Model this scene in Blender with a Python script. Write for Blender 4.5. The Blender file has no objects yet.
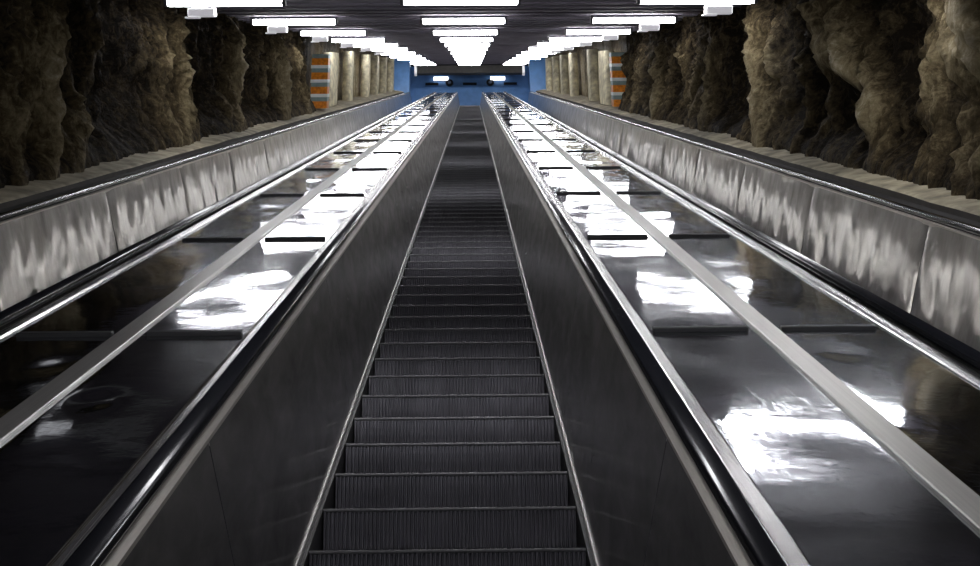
import bpy, math, random
from mathutils import Vector, Matrix, noise

random.seed(7)
C = bpy.context.scene.collection
INC = math.radians(30)
ROT = Matrix.Rotation(INC, 4, 'X')
SI, CO = math.sin(INC), math.cos(INC)


def W(u, s, v):
    """point of the incline frame (across, up the slope, off the slope) -> world"""
    return ROT @ Vector((u, s, v))


# ------------------------------------------------------------------ mesh tools
class MB:
    def __init__(self):
        self.v, self.f, self.m, self.sm = [], [], [], []

    def add(self, verts, faces, mat=0, smooth=False):
        b = len(self.v)
        self.v += [tuple(p) for p in verts]
        for f in faces:
            self.f.append(tuple(b + i for i in f))
            self.m.append(mat)
            self.sm.append(smooth)
        return self

    def box(self, u0, u1, s0, s1, v0, v1, mat=0, bev=0.0):
        if bev <= 0:
            P = [(u0, s0, v0), (u1, s0, v0), (u1, s1, v0), (u0, s1, v0),
                 (u0, s0, v1), (u1, s0, v1), (u1, s1, v1), (u0, s1, v1)]
            F = [(0, 3, 2, 1), (4, 5, 6, 7), (0, 1, 5, 4), (1, 2, 6, 5), (2, 3, 7, 6), (3, 0, 4, 7)]
            return self.add(P, F, mat)
        b = bev
        rings = []
        for (v, i) in ((v0, b), (v0 + b, 0), (v1 - b, 0), (v1, b)):
            r = [(u0 + i, s0 + b), (u0 + b, s0 + i), (u1 - b, s0 + i), (u1 - i, s0 + b),
                 (u1 - i, s1 - b), (u1 - b, s1 - i), (u0 + b, s1 - i), (u0 + i, s1 - b)]
            rings.append([(x, y, v) for x, y in r])
        P = sum(rings, [])
        F = []
        for k in range(3):
            for j in range(8):
                a, c = k * 8 + j, k * 8 + (j + 1) % 8
                F.append((a, c, c + 8, a + 8))
        F.append(tuple(range(7, -1, -1)))
        F.append(tuple(range(24, 32)))
        return self.add(P, F, mat)

    def sweep(self, prof, path, closed=True, mat=0, smooth=False, caps=True):
        """prof: (u, w) points; path: (s, v) points; w is measured along the path normal"""
        n, rings = len(prof), []
        for i, (s, v) in enumerate(path):
            a = path[max(i - 1, 0)]
            c = path[min(i + 1, len(path) - 1)]
            d = Vector((c[0] - a[0], c[1] - a[1])).normalized()
            nx, nv = -d.y, d.x
            rings.append([(u, s + nx * w, v + nv * w) for u, w in prof])
        P = sum(rings, [])
        F = []
        for k in range(len(path) - 1):
            for j in range(n if closed else n - 1):
                a, c = k * n + j, k * n + (j + 1) % n
                F.append((a, c, c + n, a + n))
        if closed and caps:
            F.append(tuple(range(n - 1, -1, -1)))
            F.append(tuple(range((len(path) - 1) * n, len(path) * n)))
        return self.add(P, F, mat, smooth)

    def grid(self, fn, nu, nv, mat=0, smooth=True, flip=False):
        P = [fn(i / nu, j / nv) for j in range(nv + 1) for i in range(nu + 1)]
        F = []
        for j in range(nv):
            for i in range(nu):
                a = j * (nu + 1) + i
                q = (a, a + 1, a + nu + 2, a + nu + 1)
                F.append(q[::-1] if flip else q)
        return self.add(P, F, mat, smooth)

    def mesh(self, name, mats, org=(0, 0, 0)):
        me = bpy.data.meshes.new(name)
        me.from_pydata([(a - org[0], b - org[1], c - org[2]) for a, b, c in self.v], [], self.f)
        me.polygons.foreach_set('material_index', self.m)
        me.polygons.foreach_set('use_smooth', self.sm)
        for m in (mats if isinstance(mats, (list, tuple)) else [mats]):
            me.materials.append(m)
        me.update()
        return me


def top(name, mb, mats, org, label=None, cat=None, group=None, kind=None):
    """a top-level object that is one mesh, laid out in the incline frame"""
    o = bpy.data.objects.new(name, mb.mesh(name, mats, org))
    C.objects.link(o)
    o.location = W(*org)
    o.rotation_euler = (INC, 0, 0)
    tag(o, label, cat, group, kind)
    return o


def tag(o, label=None, cat=None, group=None, kind=None):
    for k, x in (('label', label), ('category', cat), ('group', group), ('kind', kind)):
        if x:
            o[k] = x


def thing(name, org, label, cat, group=None):
    o = bpy.data.objects.new(name, None)
    C.objects.link(o)
    o.empty_display_size = 0.1
    o.location = W(*org)
    o.rotation_euler = (INC, 0, 0)
    tag(o, label, cat, group)
    return o


def part(name, mb, mats, parent, org=(0, 0, 0), kind=None, label=None):
    o = bpy.data.objects.new(name, mb.mesh(name, mats, org))
    C.objects.link(o)
    o.parent = parent
    tag(o, label, None, None, kind)
    return o


def dup(root, loc):
    r = root.copy()
    C.objects.link(r)
    r.location = loc
    for ch in list(root.children):
        c = ch.copy()
        C.objects.link(c)
        c.parent = r
        for g in ch.children:
            d = g.copy()
            C.objects.link(d)
            d.parent = c
    return r


# ------------------------------------------------------------------ materials
def new_mat(name):
    m = bpy.data.materials.new(name)
    m.use_nodes = True
    nt = m.node_tree
    return m, nt, nt.nodes['Principled BSDF']


def N(nt, t, **kw):
    n = nt.nodes.new(t)
    for k, v in kw.items():
        setattr(n, k, v)
    return n


def coords(nt, scale, kind='Object'):
    tc = N(nt, 'ShaderNodeTexCoord')
    mp = N(nt, 'ShaderNodeMapping')
    mp.inputs['Scale'].default_value = scale
    nt.links.new(tc.outputs[kind], mp.inputs['Vector'])
    return mp.outputs['Vector']


def noise_tex(nt, vec, scale, detail=4, rough=0.55, dist=0.0):
    t = N(nt, 'ShaderNodeTexNoise')
    t.inputs['Scale'].default_value = scale
    t.inputs['Detail'].default_value = detail
    t.inputs['Roughness'].default_value = rough
    t.inputs['Distortion'].default_value = dist
    nt.links.new(vec, t.inputs['Vector'])
    return t.outputs['Fac']


def ramp(nt, fac, stops):
    r = N(nt, 'ShaderNodeValToRGB')
    e = r.color_ramp.elements
    while len(e) < len(stops):
        e.new(0.5)
    for el, (p, c) in zip(e, stops):
        el.position = p
        el.color = c if len(c) == 4 else (*c, 1)
    nt.links.new(fac, r.inputs['Fac'])
    return r.outputs['Color']


def g(x):
    return (x, x, x, 1)


def bump(nt, bsdf, h, strength, dist):
    b = N(nt, 'ShaderNodeBump')
    b.inputs['Strength'].default_value = strength
    b.inputs['Distance'].default_value = dist
    nt.links.new(h, b.inputs['Height'])
    nt.links.new(b.outputs['Normal'], bsdf.inputs['Normal'])


def metal(name, col, rough, rvar=0.05, scale=(1, 1, 1), cvar=0.15, metallic=1.0, bmp=0.0, bscale=40):
    m, nt, b = new_mat(name)
    vec = coords(nt, scale)
    f = noise_tex(nt, vec, 6, 6, 0.6)
    lo = tuple(c * (1 - cvar) for c in col)
    hi = tuple(min(1, c * (1 + cvar)) for c in col)
    nt.links.new(ramp(nt, f, [(0.3, lo), (0.7, hi)]), b.inputs['Base Color'])
    f2 = noise_tex(nt, vec, 11, 5, 0.6)
    nt.links.new(ramp(nt, f2, [(0.3, g(max(0.01, rough - rvar))), (0.7, g(rough + rvar))]), b.inputs['Roughness'])
    b.inputs['Metallic'].default_value = metallic
    if bmp:
        bump(nt, b, noise_tex(nt, vec, bscale, 3), bmp, 0.004)
    return m


def plain(name, col, rough=0.6, var=0.2, scale=8, metallic=0.0):
    m, nt, b = new_mat(name)
    f = noise_tex(nt, coords(nt, (1, 1, 1)), scale, 5)
    nt.links.new(ramp(nt, f, [(0.3, tuple(c * (1 - var) for c in col)), (0.7, tuple(min(1, c * (1 + var)) for c in col))]), b.inputs['Base Color'])
    b.inputs['Roughness'].default_value = rough
    b.inputs['Metallic'].default_value = metallic
    return m


def deck_material():
    m, nt, b = new_mat('polished_deck_steel')
    out = nt.nodes['Material Output']
    vec = coords(nt, (1, 1, 1))
    # long diagonal scratches and wiped smears
    scr = noise_tex(nt, coords(nt, (22, 2.0, 1)), 3, 6, 0.7, 0.6)
    sm = noise_tex(nt, vec, 2.2, 5, 0.6, 0.5)
    b.inputs['Metallic'].default_value = 1
    nt.links.new(ramp(nt, sm, [(0.3, (0.50, 0.52, 0.55)), (0.75, (0.66, 0.68, 0.71))]), b.inputs['Base Color'])
    nt.links.new(ramp(nt, scr, [(0.35, g(0.035)), (0.75, g(0.085))]), b.inputs['Roughness'])
    b2 = N(nt, 'ShaderNodeBsdfPrincipled')
    b2.inputs['Metallic'].default_value = 1
    b2.inputs['Base Color'].default_value = (0.45, 0.47, 0.5, 1)
    b2.inputs['Roughness'].default_value = 0.26
    mx = N(nt, 'ShaderNodeMixShader')
    nt.links.new(ramp(nt, sm, [(0.3, g(0.025)), (0.8, g(0.15))]), mx.inputs[0])
    nt.links.new(b.outputs[0], mx.inputs[1])
    nt.links.new(b2.outputs[0], mx.inputs[2])
    nt.links.new(mx.outputs[0], out.inputs['Surface'])
    hb = noise_tex(nt, vec, 9, 3)
    bump(nt, b, hb, 0.06, 0.01)
    return m


def rock_material(name, tint):
    m, nt, b = new_mat(name)
    vec = coords(nt, (1, 1, 1), 'Object')
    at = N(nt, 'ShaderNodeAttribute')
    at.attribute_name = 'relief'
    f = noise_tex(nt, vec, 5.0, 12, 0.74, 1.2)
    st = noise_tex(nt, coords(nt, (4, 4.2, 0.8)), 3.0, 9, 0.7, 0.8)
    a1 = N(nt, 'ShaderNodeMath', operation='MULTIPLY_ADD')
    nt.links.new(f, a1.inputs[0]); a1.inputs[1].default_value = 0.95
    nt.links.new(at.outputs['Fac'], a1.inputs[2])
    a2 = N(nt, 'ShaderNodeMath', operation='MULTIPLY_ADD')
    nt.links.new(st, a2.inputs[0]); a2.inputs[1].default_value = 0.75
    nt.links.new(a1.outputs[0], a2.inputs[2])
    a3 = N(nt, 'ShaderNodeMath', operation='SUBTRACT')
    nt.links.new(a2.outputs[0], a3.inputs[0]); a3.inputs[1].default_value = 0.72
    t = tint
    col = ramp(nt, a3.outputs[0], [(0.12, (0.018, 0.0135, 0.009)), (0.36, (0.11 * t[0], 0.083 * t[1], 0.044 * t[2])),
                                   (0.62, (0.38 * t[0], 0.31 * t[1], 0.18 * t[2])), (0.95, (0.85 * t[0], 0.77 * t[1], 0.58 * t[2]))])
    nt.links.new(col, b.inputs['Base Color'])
    b.inputs['Roughness'].default_value = 0.7
    b.inputs['Specular IOR Level'].default_value = 0.06
    fb = noise_tex(nt, vec, 11.0, 12, 0.75, 0.8)
    bump(nt, b, fb, 1.0, 0.09)
    return m


def emit(name, col, strength):
    m, nt, b = new_mat(name)
    b.inputs['Base Color'].default_value = (0.9, 0.9, 0.9, 1)
    b.inputs['Emission Color'].default_value = (*col, 1)
    b.inputs['Emission Strength'].default_value = strength
    return m


M_deck = deck_material()
M_strip = metal('brushed_cover_strip', (0.60, 0.585, 0.55), 0.42, 0.04, (60, 0.15, 60), 0.12)
M_edge = metal('brushed_edge_strip', (0.68, 0.67, 0.66), 0.26, 0.03, (60, 0.15, 60), 0.10)
M_cream = metal('dull_aluminium_strip', (0.60, 0.57, 0.52), 0.45, 0.06, (30, 2, 30), 0.1, 0.85)


def two_lobe(name, col, r1, r2, mix, scale, var=0.12, bmp=0.0):
    """worn sheet metal: a polished lobe under a brushed one"""
    m, nt, b = new_mat(name)
    out = nt.nodes['Material Output']
    vec = coords(nt, scale)
    f = noise_tex(nt, vec, 3.5, 5, 0.6, 0.4)
    b.inputs['Metallic'].default_value = 1
    b.inputs['Roughness'].default_value = r1
    c = ramp(nt, f, [(0.3, tuple(x * (1 - var) for x in col)), (0.7, tuple(min(1, x * (1 + var)) for x in col))])
    nt.links.new(c, b.inputs['Base Color'])
    b2 = N(nt, 'ShaderNodeBsdfPrincipled')
    b2.inputs['Metallic'].default_value = 1
    b2.inputs['Roughness'].default_value = r2
    nt.links.new(c, b2.inputs['Base Color'])
    mx = N(nt, 'ShaderNodeMixShader')
    nt.links.new(ramp(nt, f, [(0.25, g(max(0, mix - 0.12))), (0.75, g(min(1, mix + 0.12)))]), mx.inputs[0])
    nt.links.new(b.outputs[0], mx.inputs[1])
    nt.links.new(b2.outputs[0], mx.inputs[2])
    nt.links.new(mx.outputs[0], out.inputs['Surface'])
    if bmp:
        bump(nt, b, noise_tex(nt, vec, 5, 2), bmp, 0.01)
    return m


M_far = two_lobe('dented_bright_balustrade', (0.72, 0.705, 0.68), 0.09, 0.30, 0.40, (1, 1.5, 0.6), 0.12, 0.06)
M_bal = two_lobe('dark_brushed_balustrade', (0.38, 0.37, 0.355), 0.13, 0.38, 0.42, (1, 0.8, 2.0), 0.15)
M_trim = metal('skirt_trim', (0.62, 0.60, 0.57), 0.4, 0.05, (20, 2, 20), 0.1, 0.8)
M_skirt = plain('black_skirt', (0.012, 0.012, 0.013), 0.5)
M_rubber = plain('black_handrail_rubber', (0.010, 0.011, 0.014), 0.21, 0.15)
M_rubber.node_tree.nodes['Principled BSDF'].inputs['Specular IOR Level'].default_value = 1.0
M_gap = plain('dark_gap', (0.010, 0.009, 0.008), 0.7)
M_bar = plain('black_joint_bar', (0.012, 0.012, 0.013), 0.55)
M_step = metal('step_cast_metal', (0.075, 0.073, 0.083), 0.42, 0.06, (1, 1, 1), 0.2, 0.75)
M_nose = metal('step_nosing_metal', (0.13, 0.13, 0.135), 0.45, 0.06, (8, 1, 1), 0.25, 0.8)
M_rock = rock_material('cave_rock', (1.0, 1.0, 1.0))
M_pillar = plain('pale_plaster_pillar', (0.74, 0.66, 0.46), 0.8, 0.4, 5)
M_ledge = plain('stained_concrete_ledge', (0.34, 0.30, 0.205), 0.8, 0.6, 4)
M_ledge_face = plain('dark_ledge_face', (0.028, 0.022, 0.015), 0.7, 0.4, 6)
M_ceil = plain('dark_ceiling_boards', (0.13, 0.115, 0.15), 0.7, 0.3, 2)
M_lamp = emit('lamp_tube_glow', (0.97, 0.97, 1.0), 29.0)
M_small = emit('small_lamp_glow', (0.95, 0.97, 1.0), 4.0)
M_house = plain('grey_lamp_housing', (0.10, 0.095, 0.12), 0.5)
M_cap = plain('dark_lamp_end_cap', (0.05, 0.05, 0.055), 0.5)
M_dead = plain('unlit_lamp_diffuser', (0.35, 0.35, 0.36), 0.4)
M_white = plain('white_box_plastic', (0.88, 0.88, 0.86), 0.5, 0.06)
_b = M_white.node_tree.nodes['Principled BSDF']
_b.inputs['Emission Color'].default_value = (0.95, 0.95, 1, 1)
_b.inputs['Emission Strength'].default_value = 0.30  # faint glow added to the plastic so it looks brightly lit
M_blue = plain('blue_painted_wall', (0.12, 0.27, 0.56), 0.5, 0.12, 3)
M_black = plain('black_panel', (0.012, 0.012, 0.014), 0.45)
M_box = plain('charcoal_sign_box', (0.05, 0.048, 0.045), 0.5)
M_orange = plain('orange_glazed_tile', (0.92, 0.25, 0.02), 0.45, 0.4, 14)
M_teal = plain('grey_teal_band', (0.25, 0.33, 0.32), 0.5, 0.15)
M_tilewhite = plain('white_ledge_band', (0.92, 0.94, 0.92), 0.45, 0.05)
M_floor = plain('landing_floor', (0.16, 0.16, 0.16), 0.5)
M_disc = plain('pale_disc_centre', (0.20, 0.25, 0.36), 0.4)

# ------------------------------------------------------------------ dimensions
S0, S1 = -3.0, 70.0          # foot and head of the built stretch of slope
U_TOP, V_TOP = 0.637, 0.70   # top edge of a balustrade
U_TRIM = 0.527               # its foot, level with the step noses
PITCH = 2.498                # escalator spacing
STEP, RISE, GO = 0.4619, 0.231, 0.40
L_JOINT = 2.96


def crest(v, tail=1.2, r=1.5):
    """straight run that rolls over to the level landing"""
    pts = [(S0, v)] + [(s, v) for s in (10, 25, 45, 60)] + [(S1 - 1.0, v)]
    s, vv = S1 - 1.0, v
    n = 8
    for k in range(1, n + 1):
        a = INC * (k - 0.5) / n
        dl = r * INC / n
        s += dl * math.cos(a)
        vv -= dl * math.sin(a)
        pts.append((s, vv))
    pts.append((s + tail * CO, vv - tail * SI))
    return pts


def rrect(cx, cw, w, h, r, n=4):
    P = []
    for (x, y, a0) in ((cx + w / 2 - r, cw - h / 2 + r, -90), (cx + w / 2 - r, cw + h / 2 - r, 0),
                       (cx - w / 2 + r, cw + h / 2 - r, 90), (cx - w / 2 + r, cw - h / 2 + r, 180)):
        for k in range(n + 1):
            a = math.radians(a0 + 90 * k / n)
            P.append((x + r * math.cos(a), y + r * math.sin(a)))
    return P


# ------------------------------------------------------------------ step
def step_mesh():
    mb = MB()
    hw, ribs = 0.5, 60
    p = 2 * hw / ribs
    zs = [-0.014, -0.05, -0.09, -0.13, -0.17, -0.205, -0.235]

    def ry(z):
        return 0.004 + 0.030 * (abs(z) / 0.235) ** 2
    cols = []
    for i in range(ribs):
        x = -hw + i * p
        cols += [(x, 0.009), (x + 0.18 * p, 0.0), (x + 0.58 * p, 0.0), (x + 0.76 * p, 0.009)]
    cols.append((hw, 0.009))
    n = len(cols)
    P = [(x, ry(z) + d, z) for z in zs for x, d in cols]
    F = [(j * n + i, j * n + n + i, j * n + n + i + 1, j * n + i + 1) for j in range(len(zs) - 1) for i in range(n - 1)]
    F = [f[::-1] for f in F]
    mb.add(P, F, 0)
    step, mb = mb, MB()
    # rounded nosing bar
    pr = [(0.012, -0.013), (0.003, -0.0125), (0.001, -0.008), (0.001, -0.003), (0.005, 0.0), (0.03, 0.0)]
    P = [(x, a, b) for x in (-hw, hw) for a, b in pr]
    k = len(pr)
    mb.add(P, [(i, i + k, i + k + 1, i + 1)[::-1] for i in range(k - 1)] + [tuple(range(k)), tuple(range(2 * k - 1, k - 1, -1))], 0)
    nosing, mb = mb, step
    # grooved tread
    cols = []
    for i in range(ribs):
        x = -hw + i * p
        cols += [(x, -0.008), (x + 0.2 * p, -0.001), (x + 0.6 * p, -0.001), (x + 0.8 * p, -0.008)]
    cols.append((hw, -0.008))
    P = [(x, y, d) for y in (0.03, GO + 0.02) for x, d in cols]
    mb.add(P, [(i, i + 1, n + i + 1, n + i) for i in range(n - 1)], 0)
    # side cheeks
    for x in (-hw, hw):
        mb.add([(x, 0.005, -0.012), (x, 0.03, -0.012), (x, GO, -0.012), (x, GO, -0.2), (x, 0.04, -0.235)], [(0, 1, 2, 3, 4)], 0)
    return mb, nosing


def plain_steps(uc, ss):
    mb = MB()
    for s in ss:
        # riser + tread of one step, world-level, written in the incline frame
        def L(x, y, z):
            return (uc + x, s + y * CO + z * SI, -y * SI + z * CO)
        P = [L(-.5, 0.03, -.233), L(.5, 0.03, -.233), L(.5, 0, -0.012), L(-.5, 0, -0.012), L(.5, 0.006, 0), L(-.5, 0.006, 0),
             L(.5, GO + .02, 0), L(-.5, GO + .02, 0)]
        mb.add(P[:4], [(0, 1, 2, 3)], 0)
        mb.add([P[3], P[2], P[4], P[5]], [(0, 1, 2, 3)], 1)
        mb.add([P[5], P[4], P[6], P[7]], [(0, 1, 2, 3)], 0)
    return mb


# ------------------------------------------------------------------ escalators
def wave(s, k):
    return noise.noise(Vector((s * 1.0, k * 7.3, 0.5)))


def balustrade(mb_side, uc, side, s0, s1, warp, seed):
    """one sheet between two joints: leaning outwards, a little buckled"""
    mb = MB()
    n_s = max(2, int((s1 - s0) / (0.03 if warp and s0 < 30 else 0.25 if warp else 1.0)))
    n_v = 24 if warp else 2
    rr = random.Random(seed)
    dents = [(rr.uniform(s0 + 0.3, s1 - 0.3), rr.uniform(0.25, 0.6), rr.uniform(0.07, 0.14), rr.uniform(-0.010, 0.004)) for _ in range(4)] if warp > 0.006 else []

    def fn(a, b):
        s = s0 + 0.004 + (s1 - s0 - 0.008) * b
        t = a
        u = U_TRIM + (U_TOP - U_TRIM) * t
        v = 0.012 + (V_TOP - 0.02) * t
        d = 0.0
        if warp:
            env = math.sin(math.pi * min(1, max(0, t))) ** 0.6
            q = Vector((s * 2.6 + t * 0.5, t * 0.9, seed))
            d = warp * env * (0.9 * noise.noise(Vector((s * 1.5 + t * 0.4, t * 0.8, seed))) + 0.5 * noise.noise(Vector((s * 4.0 - t * 0.8, t * 1.2, seed + 3))) + 0.14 * noise.noise(Vector((s * 9 - t, t * 1.6, seed + 4))))
            for (ds, dt, dr, dh) in dents:
                d += dh * math.exp(-(((s - ds) / dr) ** 2 + ((t - dt) * 0.5 / dr) ** 2))
            edge = min(b, 1 - b) * (s1 - s0)
            d -= 0.010 * math.exp(-edge / 0.05)
        return (uc + side * (u - d), s, v)
    mb.grid(fn, n_v, n_s, 0, True, flip=(side < 0))
    return mb


def joints(first):
    out = [S0]
    s = first
    while s - L_JOINT > S0 + 0.3:
        s -= L_JOINT
    while s < S1 - 0.4:
        out.append(s)
        s += L_JOINT
    return out + [S1]


def strip_profile(uc, side, a, b, v0, v1):
    u0, u1 = sorted((uc + side * a, uc + side * b))
    return [(u0, v0), (u1, v0), (u1, v1), (u0, v1)]


def escalator(uc, label, first_joint, warp_sides, detailed):
    root = thing('escalator', (uc, S0, 0), label, 'escalator')
    org = (uc, S0, 0)
    for side in (-1, 1):
        w = warp_sides.get(side, 0)
        js = joints(first_joint)
        for i in range(len(js) - 1):
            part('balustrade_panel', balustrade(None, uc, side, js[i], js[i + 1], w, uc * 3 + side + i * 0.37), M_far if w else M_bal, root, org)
        mb = MB()
        mb.sweep(strip_profile(uc, side, U_TOP, U_TOP + 0.031, -0.02, 0.004), crest(V_TOP), mat=0)
        mb.sweep(strip_profile(uc, side, U_TOP + 0.031, U_TOP + 0.083, -0.05, -0.012), crest(V_TOP), mat=1)
        part('handrail_guide', mb, [M_cream, M_gap], root, org)
        mb = MB()
        mb.sweep(rrect(uc + side * 0.688, 0.030, 0.062, 0.040, 0.017), crest(V_TOP), smooth=True)
        part('handrail', mb, M_rubber, root, org)
        mb = MB()
        mb.sweep(strip_profile(uc, side, U_TRIM - 0.006, U_TRIM + 0.004, -0.010, 0.013), [(S0, 0), (S1, 0)])
        part('skirt_trim', mb, M_trim, root, org)
        mb = MB()
        mb.sweep(strip_profile(uc, side, 0.506, U_TRIM - 0.006, -0.32, -0.012), [(S0, 0), (S1, 0)])
        part('skirt_panel', mb, M_skirt, root, org)
    s_first = 4.53 - 3 * STEP
    if detailed:
        sb, nb = step_mesh()
        me, me2 = sb.mesh('step', M_step), nb.mesh('step_nosing', M_nose)
        for k in range(100):
            o = bpy.data.objects.new('step', me)
            C.objects.link(o)
            o.parent = root
            o.location = (0, s_first + k * STEP - S0, 0)
            o.rotation_euler = (-INC, 0, 0)
            q = bpy.data.objects.new('step_nosing', me2)
            C.objects.link(q)
            q.parent = o
        ss = [s_first + k * STEP for k in range(-13, 0)] + [s_first + k * STEP for k in range(100, 146) if s_first + k * STEP < S1 + 0.1]
    else:
        ss = [s_first + k * STEP for k in range(-13, 146) if s_first + k * STEP < S1 + 0.1]
    part('step_band', plain_steps(uc, ss), [M_step, M_nose], root, org, kind='stuff')
    return root


escalator(0, 'middle escalator seen head-on, dark ribbed steps between dark steel sides', 3.53, {}, True)
escalator(-PITCH, 'left neighbouring escalator, mostly its far dented bright steel side showing below the rock wall', 8.65, {-1: 0.012, 1: 0.004}, False)
escalator(PITCH, 'right neighbouring escalator, mostly its far dented bright steel side showing below the rock wall', 8.65, {1: 0.012, -1: 0.004}, False)


# ------------------------------------------------------------------ decks between the escalators
DENTS = {-1: [(1.09, 4.0, 0.075, -0.009), (1.37, 4.5, 0.07, -0.008)], 1: [(1.42, 4.6, 0.08, -0.008), (0.98, 2.2, 0.06, 0.004)]}


def deck(sign, label):
    base = 0.0
    uA, uB = 0.787, PITCH - 0.787       # clear width between the edge strips
    uc = PITCH / 2
    root = thing('escalator_deck', (sign * uc, S0, V_TOP - 0.02), label, 'deck')
    org = (sign * uc, S0, V_TOP - 0.02)
    js = [5.03 - 2 * L_JOINT - 2.1] + [5.03 + L_JOINT * k for k in range(-2, 22)] + [S1]
    js[0] = S0
    for col, (a, b) in enumerate(((uA + 0.004, uc - 0.044), (uc + 0.044, uB - 0.004))):
        for i in range(len(js) - 1):
            s0, s1 = js[i], js[i + 1]
            if s1 - s0 < 0.1:
                continue
            seed = col * 13.1 + i * 2.7 + (40 if sign < 0 else 0)
            amp = 0.0075
            dn = [q for q in DENTS[sign] if a < q[0] < b and s0 < q[1] < s1]
            nu_, ns = (30, 150) if dn else (12, 40 if s0 < 30 else 14)

            def fn(p, q, a=a, b=b, s0=s0, s1=s1, seed=seed, dn=dn):
                u = a + (b - a) * p
                s = s0 + 0.006 + (s1 - s0 - 0.012) * q
                env = (math.sin(math.pi * p) ** 0.5) * (math.sin(math.pi * q) ** 0.4) if 0 < p < 1 and 0 < q < 1 else 0
                d = amp * env * (noise.noise(Vector((u * 1.6, s * 0.9, seed))) + 0.35 * noise.noise(Vector((u * 3.5, s * 2.6, seed + 5))))
                d += env * 0.0016 * noise.noise(Vector((u * 0.9, s * 2.4, seed + 9)))
                for (du, ds, dr, dh) in dn:
                    d += env * dh * math.exp(-((u - du) / dr) ** 2 - ((s - ds) / (1.6 * dr)) ** 2)
                return (sign * u, s, V_TOP - 0.003 + d)
            mb = MB()
            mb.grid(fn, nu_, ns, 0, True, flip=(sign < 0))
            part('deck_panel', mb, M_deck, root, org)
            if i > 0:
                mb = MB()
                u0, u1 = sorted((sign * (a + 0.012), sign * (b - 0.03)))
                mb.box(u0, u1, s0 - 0.018, s0 + 0.018, V_TOP - 0.006, V_TOP + 0.014, 0, 0.004)
                part('joint_bar', mb, M_bar, root, org)
    mb = MB()
    c = sign * uc
    mb.sweep([(c - 0.043, -0.01), (c + 0.043, -0.01), (c + 0.043, 0.006), (c + 0.040, 0.009), (c - 0.040, 0.009), (c - 0.043, 0.006)],
             crest(V_TOP))
    part('cover_strip', mb, M_strip, root, org)
    for a, b in ((0.722, 0.786), (PITCH - 0.786, PITCH - 0.722)):
        mb = MB()
        u0, u1 = sorted((sign * a, sign * b))
        mb.sweep([(u0, -0.03), (u1, -0.03), (u1, 0.002), (u1 - 0.008, 0.010), (u0 + 0.02, 0.010), (u0 + 0.008, 0.004), (u0, 0.002)], crest(V_TOP))
        part('edge_strip', mb, M_edge, root, org)
    return root


deck(-1, 'polished steel deck between the middle and left escalators, nearest panels almost black')
deck(1, 'polished steel deck between the middle and right escalators, nearest panel with a white glare')

# outer decks, ledges
for sgn, nm in ((-1, 'left'), (1, 'right')):
    mb = MB()
    a, b = PITCH + U_TOP + 0.090, 3.50
    mb.sweep(strip_profile(0, sgn, a, b, -0.06, -0.01), [(S0, V_TOP), (S1, V_TOP)])
    top('trim_1' if sgn < 0 else 'trim_2', mb, M_gap, (sgn * a, S0, V_TOP - 0.06), kind='structure')
    mb = MB()
    p = [(3.50, 0.55), (3.95, 0.55), (4.30, 0.87), (3.80, 0.805), (3.53, 0.752), (3.50, 0.735)]
    n = 150
    ss = [S0 + (S1 - S0) * k / n for k in range(n + 1)]
    rows = []
    for s in ss:
        rows.append([(sgn * (u + 0.012 * noise.noise(Vector((s * 1.5, u * 4, sgn)))), s, v + 0.012 * noise.noise(Vector((s * 1.3, u * 5, sgn + 5)))) for u, v in p])
    k = len(p)
    for i in range(n):
        for j in range(k):
            q = [rows[i][j], rows[i][(j + 1) % k], rows[i + 1][(j + 1) % k], rows[i + 1][j]]
            mb.add(q if sgn > 0 else q[::-1], [(0, 1, 2, 3)], 1 if j in (5,) else 0)
    top('trim_3' if sgn < 0 else 'trim_4', mb, [M_ledge, M_ledge_face], (sgn * 3.50, S0, 0.6), kind='structure')


# ------------------------------------------------------------------ rock walls
# ridges: (position up the slope, half width, height of relief, lean, lower t, upper t)
RIDGES = {
    -1: [(11.9, 0.9, 0.34, -0.1, -1, 1.9), (13.2, 0.35, 0.22, 0.35, -1, 2.0), (9.0, 0.8, 0.30, 0, -1, 3), (17.4, 0.75, 0.42, 0.0, -1, 2.0),
         (21.6, 0.45, 0.44, 0.1, -1, 2.1), (27.0, 0.6, 0.46, 0.0, -1, 2.1), (31.0, 0.6, 0.40, 0, -1, 2.2), (39, 1.6, 0.25, 0, -1, 3)],
    1: [(9.2, 0.75, 0.50, 0.1, 0.9, 3), (12.2, 0.55, 0.48, 0.9, 0.2, 2.2), (13.3, 0.35, 0.30, 0.2, 1.0, 3), (16.6, 0.55, 0.42, 0.2, -1, 2.3), (15.0, 0.3, 0.2, 0, -1, 1.2),
        (21.0, 0.7, 0.46, -0.1, -1, 1.9), (26.0, 0.5, 0.46, 0.1, -1, 2.0), (29.5, 0.5, 0.42, 0.0, -1, 2.1), (39, 1.6, 0.25, 0, -1, 3), (10.3, 0.4, 0.24, 0.2, -1, 1.0)],
}
HOLES = {1: [(13.0, 0.42, 0.45, 0.55), (11.3, 0.22, 0.30, 1.0), (11.4, 0.3, 0.2, 0.35), (19.0, 0.9, 2.0, 0.9), (14.6, 0.5, 0.4, 1.75)],
         -1: [(14.9, 0.9, 2.0, 1.1), (19.6, 0.7, 2.0, 1.0), (24.0, 1.2, 2.0, 1.0), (10.6, 0.5, 0.3, 1.2)]}
T_TOP = 2.35


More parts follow.
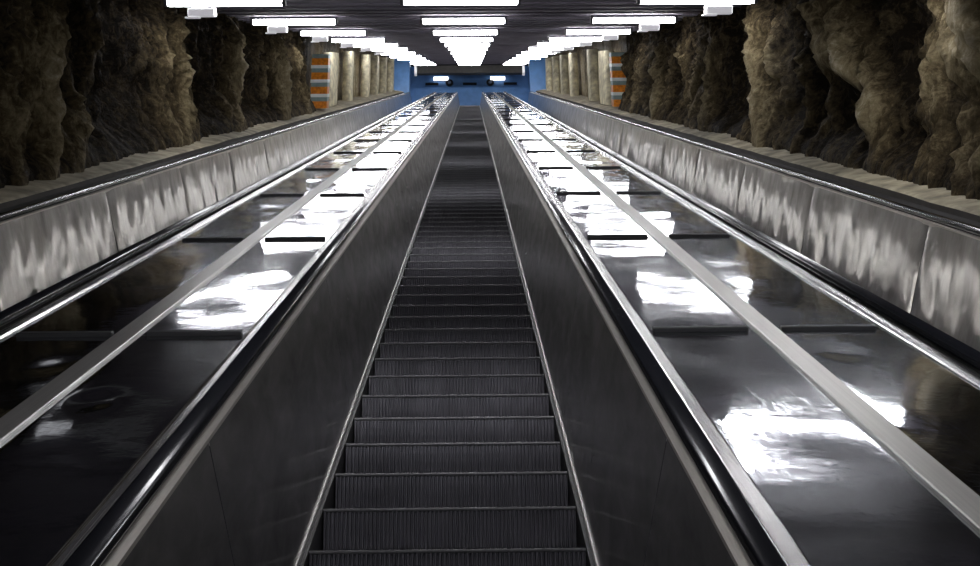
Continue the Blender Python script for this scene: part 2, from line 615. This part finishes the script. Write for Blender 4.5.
def relief(sgn, s, t):
    r = 0.0
    for (rs, w, h, lean, t0, t1) in RIDGES[sgn]:
        d = (s - rs - lean * (t - 0.9)) + 0.22 * noise.noise(Vector((t * 1.3, rs, sgn * 3.0)))
        if abs(d) > 3.2 * w:
            continue
        k = math.exp(-(d / w) ** 2 * 1.1)
        up = 1 / (1 + math.exp((t - t1) * 7)) * (1 / (1 + math.exp((t0 - t) * 7)))
        r += 0.62 * h * k * up
    for (hs, ws, wt, ht) in HOLES[sgn]:
        r -= 0.30 * math.exp(-((s - hs) / ws) ** 2 - ((t - ht) / wt) ** 2)
    r += 0.16 * noise.noise(Vector((s * 0.6, t * 0.35, sgn * 11.0)))
    wob = 0.30 * noise.noise(Vector((s * 0.9, t * 0.9, sgn * 7.0))) + 0.10 * noise.noise(Vector((s * 2.6, t * 2.2, sgn * 4.0)))
    r += 0.26 * (0.50 - abs(noise.noise(Vector(((s + wob) * 1.35, t * 0.40, sgn * 5.0)))) * 2.4)
    r += 0.17 * (0.45 - abs(noise.noise(Vector(((s + wob) * 2.9, t * 0.75, sgn * 2.0)))) * 2.4)
    r += 0.10 * (0.42 - abs(noise.noise(Vector(((s - wob) * 6.0, t * 1.7, sgn * 9.0)))) * 2.4)
    r += 0.035 * (0.40 - abs(noise.noise(Vector(((s + wob) * 12, t * 3.0, sgn)))) * 2.4)
    r += 0.030 * noise.noise(Vector((s * 22, t * 13, sgn + 3)))
    return r


def rock(sgn):
    ss, s = [], 1.0
    while s < 75:
        ss.append(s)
        s += 0.042 if s < 24 else 0.06 if s < 33 else (0.12 if s < 45 else 0.25)
    nt_ = 64
    verts, att = [], []
    for s in ss:
        far = 1.0 if s < 34 else 0.35
        for j in range(nt_ + 1):
            t = -0.25 + (T_TOP + 0.25) * j / nt_
            r = relief(sgn, s, t) * far
            tn = max(0, t) / T_TOP
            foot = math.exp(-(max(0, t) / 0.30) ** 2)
            u = 4.03 + 0.22 * tn ** 2 - r
            u = u * (1 - foot) + (3.74 - 0.25 * r) * foot
            u = max(u, 3.62 if t < 1.9 else 3.78)
            if s > 32.8:
                u = max(u, 4.18 + 0.25 * (0.1 - r) * 0.5)
            verts.append((sgn * u, s + t * SI, 0.80 + t * CO))
            dark = 1 / (1 + math.exp((tn - 0.74) * 12))  # shade below the ceiling, painted into the rock colour
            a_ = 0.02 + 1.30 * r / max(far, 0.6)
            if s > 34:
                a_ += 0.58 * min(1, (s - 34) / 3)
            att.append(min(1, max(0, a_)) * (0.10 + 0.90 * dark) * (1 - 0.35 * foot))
    n = nt_ + 1
    faces = [(i * n + j, (i + 1) * n + j, (i + 1) * n + j + 1, i * n + j + 1) for i in range(len(ss) - 1) for j in range(nt_)]
    if sgn > 0:
        faces = [f[::-1] for f in faces]
    mb = MB().add(verts, faces, 0, True)
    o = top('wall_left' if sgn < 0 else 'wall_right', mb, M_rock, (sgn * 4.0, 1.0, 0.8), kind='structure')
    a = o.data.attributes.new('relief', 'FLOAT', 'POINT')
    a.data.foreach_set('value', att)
    return o


rock(-1)
rock(1)

# pale pillars further up
ORD = ['first', 'second', 'third', 'fourth', 'fifth', 'sixth']


def skew(mb, u0, u1, s0, s1, v0, t1, mat=0):
    """upright block: base on the slope line v0, rising t1 straight up"""
    P = []
    for t in (0, t1):
        for (u, s) in ((u0, s0), (u1, s0), (u1, s1), (u0, s1)):
            P.append((u, s + t * SI, v0 + t * CO))
    mb.add(P, [(0, 3, 2, 1), (4, 5, 6, 7), (0, 1, 5, 4), (1, 2, 6, 5), (2, 3, 7, 6), (3, 0, 4, 7)], mat)


def rough_pillar(sgn, u_in, u_out, s0, s1, v0, t1, seed):
    mb = MB()
    ring_n = 20
    P, F = [], []
    nt_ = 22
    for j in range(nt_ + 1):
        t = t1 * j / nt_
        for k in range(ring_n):
            a = 2 * math.pi * k / ring_n
            ca, sa = math.cos(a), math.sin(a)
            e = 0.45
            x = math.copysign(abs(ca) ** e, ca)
            y = math.copysign(abs(sa) ** e, sa)
            d = 1 + 0.06 * noise.noise(Vector((x * 2 + seed, y * 2, t * 2.5)))
            u = (u_in + u_out) / 2 + (u_out - u_in) / 2 * x * d
            s = (s0 + s1) / 2 + (s1 - s0) / 2 * y * d
            P.append((sgn * u, s + t * SI, v0 + t * CO))
    for j in range(nt_):
        for k in range(ring_n):
            a, b = j * ring_n + k, j * ring_n + (k + 1) % ring_n
            q = (a, b, b + ring_n, a + ring_n)
            F.append(q if sgn > 0 else q[::-1])
    mb.add(P, F, 0, True)
    return mb


for sgn, nm, offs in ((-1, 'left', (36.2, 42.6, 49.8, 54.6, 60.0, 65.6)), (1, 'right', (35.9, 41.0, 49.0, 54.0, 59.4, 65.0))):
    for i, s in enumerate(offs):
        wide = 1.9 if i == 0 else 1.0
        u_in = 3.80 if i else 3.74
        mb = rough_pillar(sgn, u_in, 4.10, s, s + wide, 0.82, 1.85 if i else 1.7, i * 3.3 + sgn)
        lab = f'{ORD[i]} pale pillar beyond the orange tiled column along the {nm} rock wall'
        top('stone_pier', mb, M_pillar, (sgn * 4.0, s, 0.82), lab, 'pillar', f'pale pillars along the {nm} rock wall')

# ------------------------------------------------------------------ orange tiled columns
for sgn, nm, uc in ((-1, 'left', -3.80), (1, 'right', 3.93)):
    s_b, v_b = 33.6, 0.815
    root = thing('tiled_column', (uc, s_b, v_b), f'column of four stacked orange tile blocks with white bands on the {nm} rock wall', 'tiled column')
    org = (uc, s_b, v_b)
    hw = 0.21
    for k in range(4):
        t0 = 0.02 + k * 0.42

        def blk(ta, tb, w, d, mat_parts, name, lab=None):
            mb = MB()
            P = []
            for t in (ta, tb):
                for (u, s) in ((uc - w, s_b - d), (uc + w, s_b - d), (uc + w, s_b + 0.5), (uc - w, s_b + 0.5)):
                    P.append((u, s + t * SI, v_b + t * CO))
            mb.add(P, [(0, 3, 2, 1), (4, 5, 6, 7), (0, 1, 5, 4), (1, 2, 6, 5), (2, 3, 7, 6), (3, 0, 4, 7)], 0)
            part(name, mb, mat_parts, root, org)
        blk(t0, t0 + 0.205, hw, 0.0, M_orange, 'tile_block')
        blk(t0 + 0.205, t0 + 0.325, hw, -0.02, M_teal, 'tile_band')
        if k < 3:
            blk(t0 + 0.325, t0 + 0.42, hw + 0.012, 0.02, M_tilewhite, 'white_band')

# ------------------------------------------------------------------ ceiling
mb = MB()
V_C = 2.70


def droop(s):
    return -0.0080 * max(0, s - 48)


s = -6.0
k = 0
while s < 96:
    mb.box(-4.9, 4.9, s, s + 0.545, V_C + droop(s) + (0.0 if k % 2 else 0.035), V_C + droop(s) + 0.15, 0)
    s += 0.545
    k += 1
top('ceiling', mb, M_ceil, (0, -6, V_C), kind='structure')

# ------------------------------------------------------------------ ceiling lights
LEN = 1.48
V_L = 2.56


def lamp_parts(root, lit):
    mb = MB()
    mb.box(-LEN / 2 + 0.015, LEN / 2 - 0.015, -0.075, 0.075, 0.0, 0.095, 0, 0.012)
    part('diffuser', mb, M_lamp if lit else M_dead, root, label=None if lit else 'unlit grey diffuser')
    mb = MB()
    mb.box(-LEN / 2 - 0.03, LEN / 2 + 0.03, -0.10, 0.10, 0.095, V_C - V_L, 0, 0.006)
    hs = part('housing', mb, M_house, root)
    for e in (-1, 1):
        mb = MB()
        x0, x1 = sorted((e * (LEN / 2 - 0.014), e * (LEN / 2 + 0.03)))
        mb.box(x0, x1, -0.082, 0.082, -0.004, 0.0945, 0, 0.005)
        part('end_cap', mb, M_cap, hs)


proto = thing('ceiling_light', (0, 17.1, V_L), 'x', 'ceiling light')
lamp_parts(proto, True)
dead = thing('ceiling_light', (-2.97, 10.6, V_L), 'unlit fluorescent ceiling light over the near end of the left rock wall', 'ceiling light', 'ceiling lights of the left row')
lamp_parts(dead, False)
NTH = ['first', 'second', 'third', 'fourth', 'fifth', 'sixth', 'seventh', 'eighth', 'ninth', 'tenth', 'eleventh', 'twelfth']
used = False
for row, u in (('centre', -0.03), ('left', -3.03), ('right', 2.99)):
    for k in range(-3, 12):
        s = 17.1 + 6.6 * k
        if row == 'left' and k < 0 and k > -3:
            if k == -2:
                continue
            continue
        if not used:
            o = proto
            used = True
        else:
            o = dup(proto, (0, 0, 0))
        o.location = W(u, s, V_L + droop(s))
        if k >= 0:
            o['label'] = f'glowing white fluorescent ceiling light, {NTH[k]} lit one up the {row} row'
        else:
            o['label'] = f'white fluorescent ceiling light of the {row} row, {["next", "second", "third"][-k - 1]} below the lowest visible one'
        o['group'] = f'ceiling lights of the {row} row'

# small white boxes under the side lights
box0 = None
for sgn, row, ub in ((-1, 'left', -3.33), (1, 'right', 3.27)):
    for k in range(-1, 6):
        s = 17.1 + 6.6 * k
        if k == -1 and sgn > 0:
            continue
        org = (ub, s, V_L - 0.155)
        if box0 is None:
            box0 = thing('ceiling_box', org, 'x', 'box')
            mb = MB()
            mb.box(-0.17, 0.17, -0.09, 0.09, 0.02, 0.13, 0, 0.012)
            part('box_body', mb, M_white, box0)
            mb = MB()
            mb.box(-0.205, -0.03, -0.10, 0.05, 0.0, 0.02, 0, 0.004)
            part('box_flap', mb, M_white, box0)
            mb = MB()
            mb.box(-0.02, 0.02, -0.02, 0.02, 0.13, 0.1549, 0)
            part('hanger', mb, M_house, box0)
            o = box0
        else:
            o = dup(box0, W(*org))
        if k == -1:
            o['label'] = 'small white box hanging under the unlit near light of the left row'
        else:
            o['label'] = f'small white box hanging under the {NTH[k]} lit light of the {row} row'
        o['group'] = f'white boxes under the {row} row of lights'

# ------------------------------------------------------------------ top landing
E = (S1 + 0.5, 0.0)      # edge of the landing, incline frame


def LP(u, d, h):
    """landing point: d metres in from the edge, h above the floor"""
    return (u, E[0] + d * CO + h * SI, E[1] - d * SI + h * CO)


def lbox(mb, u0, u1, d0, d1, h0, h1, mat=0):
    P = [LP(u, d, h) for h in (h0, h1) for (u, d) in ((u0, d0), (u1, d0), (u1, d1), (u0, d1))]
    mb.add(P, [(0, 3, 2, 1), (4, 5, 6, 7), (0, 1, 5, 4), (1, 2, 6, 5), (2, 3, 7, 6), (3, 0, 4, 7)], mat)
    return mb


top('floor', lbox(MB(), -4.9, 4.9, 0.0, 4.2, -0.2, -0.01), M_floor, LP(0, 0, -0.2), kind='structure')
mb = lbox(MB(), -4.9, 4.9, 2.0, 2.3, -0.2, 3.55)
top('wall_back', mb, M_blue, LP(0, 2.0, 0), kind='structure')
# blue cheeks over the side escalators
for sgn in (-1, 1):
    u0, u1 = sorted((sgn * 3.25, sgn * 4.4))
    top('trim_5' if sgn < 0 else 'trim_6', lbox(MB(), u0, u1, 0.2, 2.0, 0, 3.3), M_blue, LP(sgn * 3.8, 0.2, 0), kind='structure')
# the long black box under the lights
bx = thing('overhead_sign', LP(0, 0.1, 2.0), 'long black overhead box spanning the three escalator heads under the last lights', 'overhead sign')
part('sign_body', lbox(MB(), -2.85, 2.85, 0.1, 0.35, 2.03, 2.50), M_box, bx, LP(0, 0.1, 2.0))
for e in (-1, 1):
    u0, u1 = sorted((e * 2.85, e * 2.98))
    part('end_plate', lbox(MB(), u0, u1, 0.08, 0.37, 2.0, 2.54), M_white, bx, LP(0, 0.1, 2.0))
    u0, u1 = sorted((e * 2.2, e * 2.25))
    part('hanger_rod', lbox(MB(), u0, u1, 0.2, 0.25, 2.50, 3.15), M_house, bx, LP(0, 0.1, 2.0))
for u, w, nm in ((-2.1, 0.36, 'left of the centre one'), (0.0, 0.38, 'above the middle escalator head'), (2.25, 0.36, 'right of the centre one')):
    hh = 2.32
    r = thing('wall_vent', LP(u, 1.98, hh), f'narrow black slot panel on the blue landing wall, {nm}', 'wall vent', 'black slot panels on the blue wall')
    part('slot', lbox(MB(), u - w, u + w, 1.955, 2.0, hh, hh + 0.17), M_black, r, LP(u, 1.98, hh))
    part('frame', lbox(lbox(MB(), u - w - .03, u + w + .03, 1.95, 2.0, hh - 0.03, hh), u - w - .03, u + w + .03, 1.95, 2.0, hh + .17, hh + .2), M_blue, r, LP(u, 1.98, hh))
for u, nm in ((-1.13, 'left'), (1.13, 'right')):
    hh = 2.49
    r = thing('round_sign', LP(u, 1.98, hh), f'round dark disc with a paler centre on the blue wall, {nm} one of two', 'round sign', 'round dark discs on the blue wall')
    for nme, rad, d0, d1, mt in (('disc', 0.21, 1.93, 2.0, M_black), ('disc_centre', 0.09, 1.92, 1.93, M_disc)):
        mb = MB()
        n = 24
        P = [LP(u + rad * math.cos(2 * math.pi * i / n), d, hh + rad * math.sin(2 * math.pi * i / n)) for d in (d0, d1) for i in range(n)]
        mb.add(P, [(i, (i + 1) % n, n + (i + 1) % n, n + i) for i in range(n)] + [tuple(range(n - 1, -1, -1)), tuple(range(n, 2 * n))])
        part(nme, mb, mt, r, LP(u, 1.98, hh))
for u, nm in ((-1.6, 'left'), (1.55, 'right')):
    hh = 2.64
    r = thing('wall_lamp', LP(u, 1.95, hh), f'small bright white lamp on the blue wall beside the {nm} round disc', 'wall lamp', 'small white lamps on the blue wall')
    part('lamp_diffuser', lbox(MB(), u - 0.40, u + 0.40, 1.87, 1.97, hh, hh + 0.17), M_small, r, LP(u, 1.95, hh))
    part('lamp_back', lbox(MB(), u - 0.43, u + 0.43, 1.97, 2.0, hh - 0.03, hh + 0.2), M_house, r, LP(u, 1.95, hh))

# ------------------------------------------------------------------ camera
F_PX = 1310.0
VP = (471.5, 73.0)
ROLL = 0.0078
d = Vector(((VP[0] - 490) / F_PX, (283 - VP[1]) / F_PX, -1)).normalized()       # up-slope direction seen by the camera
uu = Vector((math.cos(ROLL), math.sin(ROLL), 0))
uu.z = -(uu.x * d.x + uu.y * d.y) / d.z
uu.normalize()
vv = uu.cross(d)
Mx = Matrix((uu, d, vv)).transposed()          # incline frame -> camera frame
cam = bpy.data.cameras.new('camera')
cam.lens = F_PX / 980 * 36
cam.sensor_width = 36
cam.clip_start = 0.05
co = bpy.data.objects.new('camera', cam)
C.objects.link(co)
co.matrix_world = Matrix.Translation(W(0.10, 0, 1.70)) @ ROT @ Mx.transposed().to_4x4()
bpy.context.scene.camera = co

# ------------------------------------------------------------------ world
wd = bpy.data.worlds.new('world')
bpy.context.scene.world = wd
wd.use_nodes = True
wd.node_tree.nodes['Background'].inputs[0].default_value = (0.6, 0.65, 0.8, 1)
wd.node_tree.nodes['Background'].inputs[1].default_value = 0.01
sc = bpy.context.scene
sc.view_settings.view_transform = 'Standard'
sc.view_settings.look = 'None'
sc.view_settings.exposure = 0
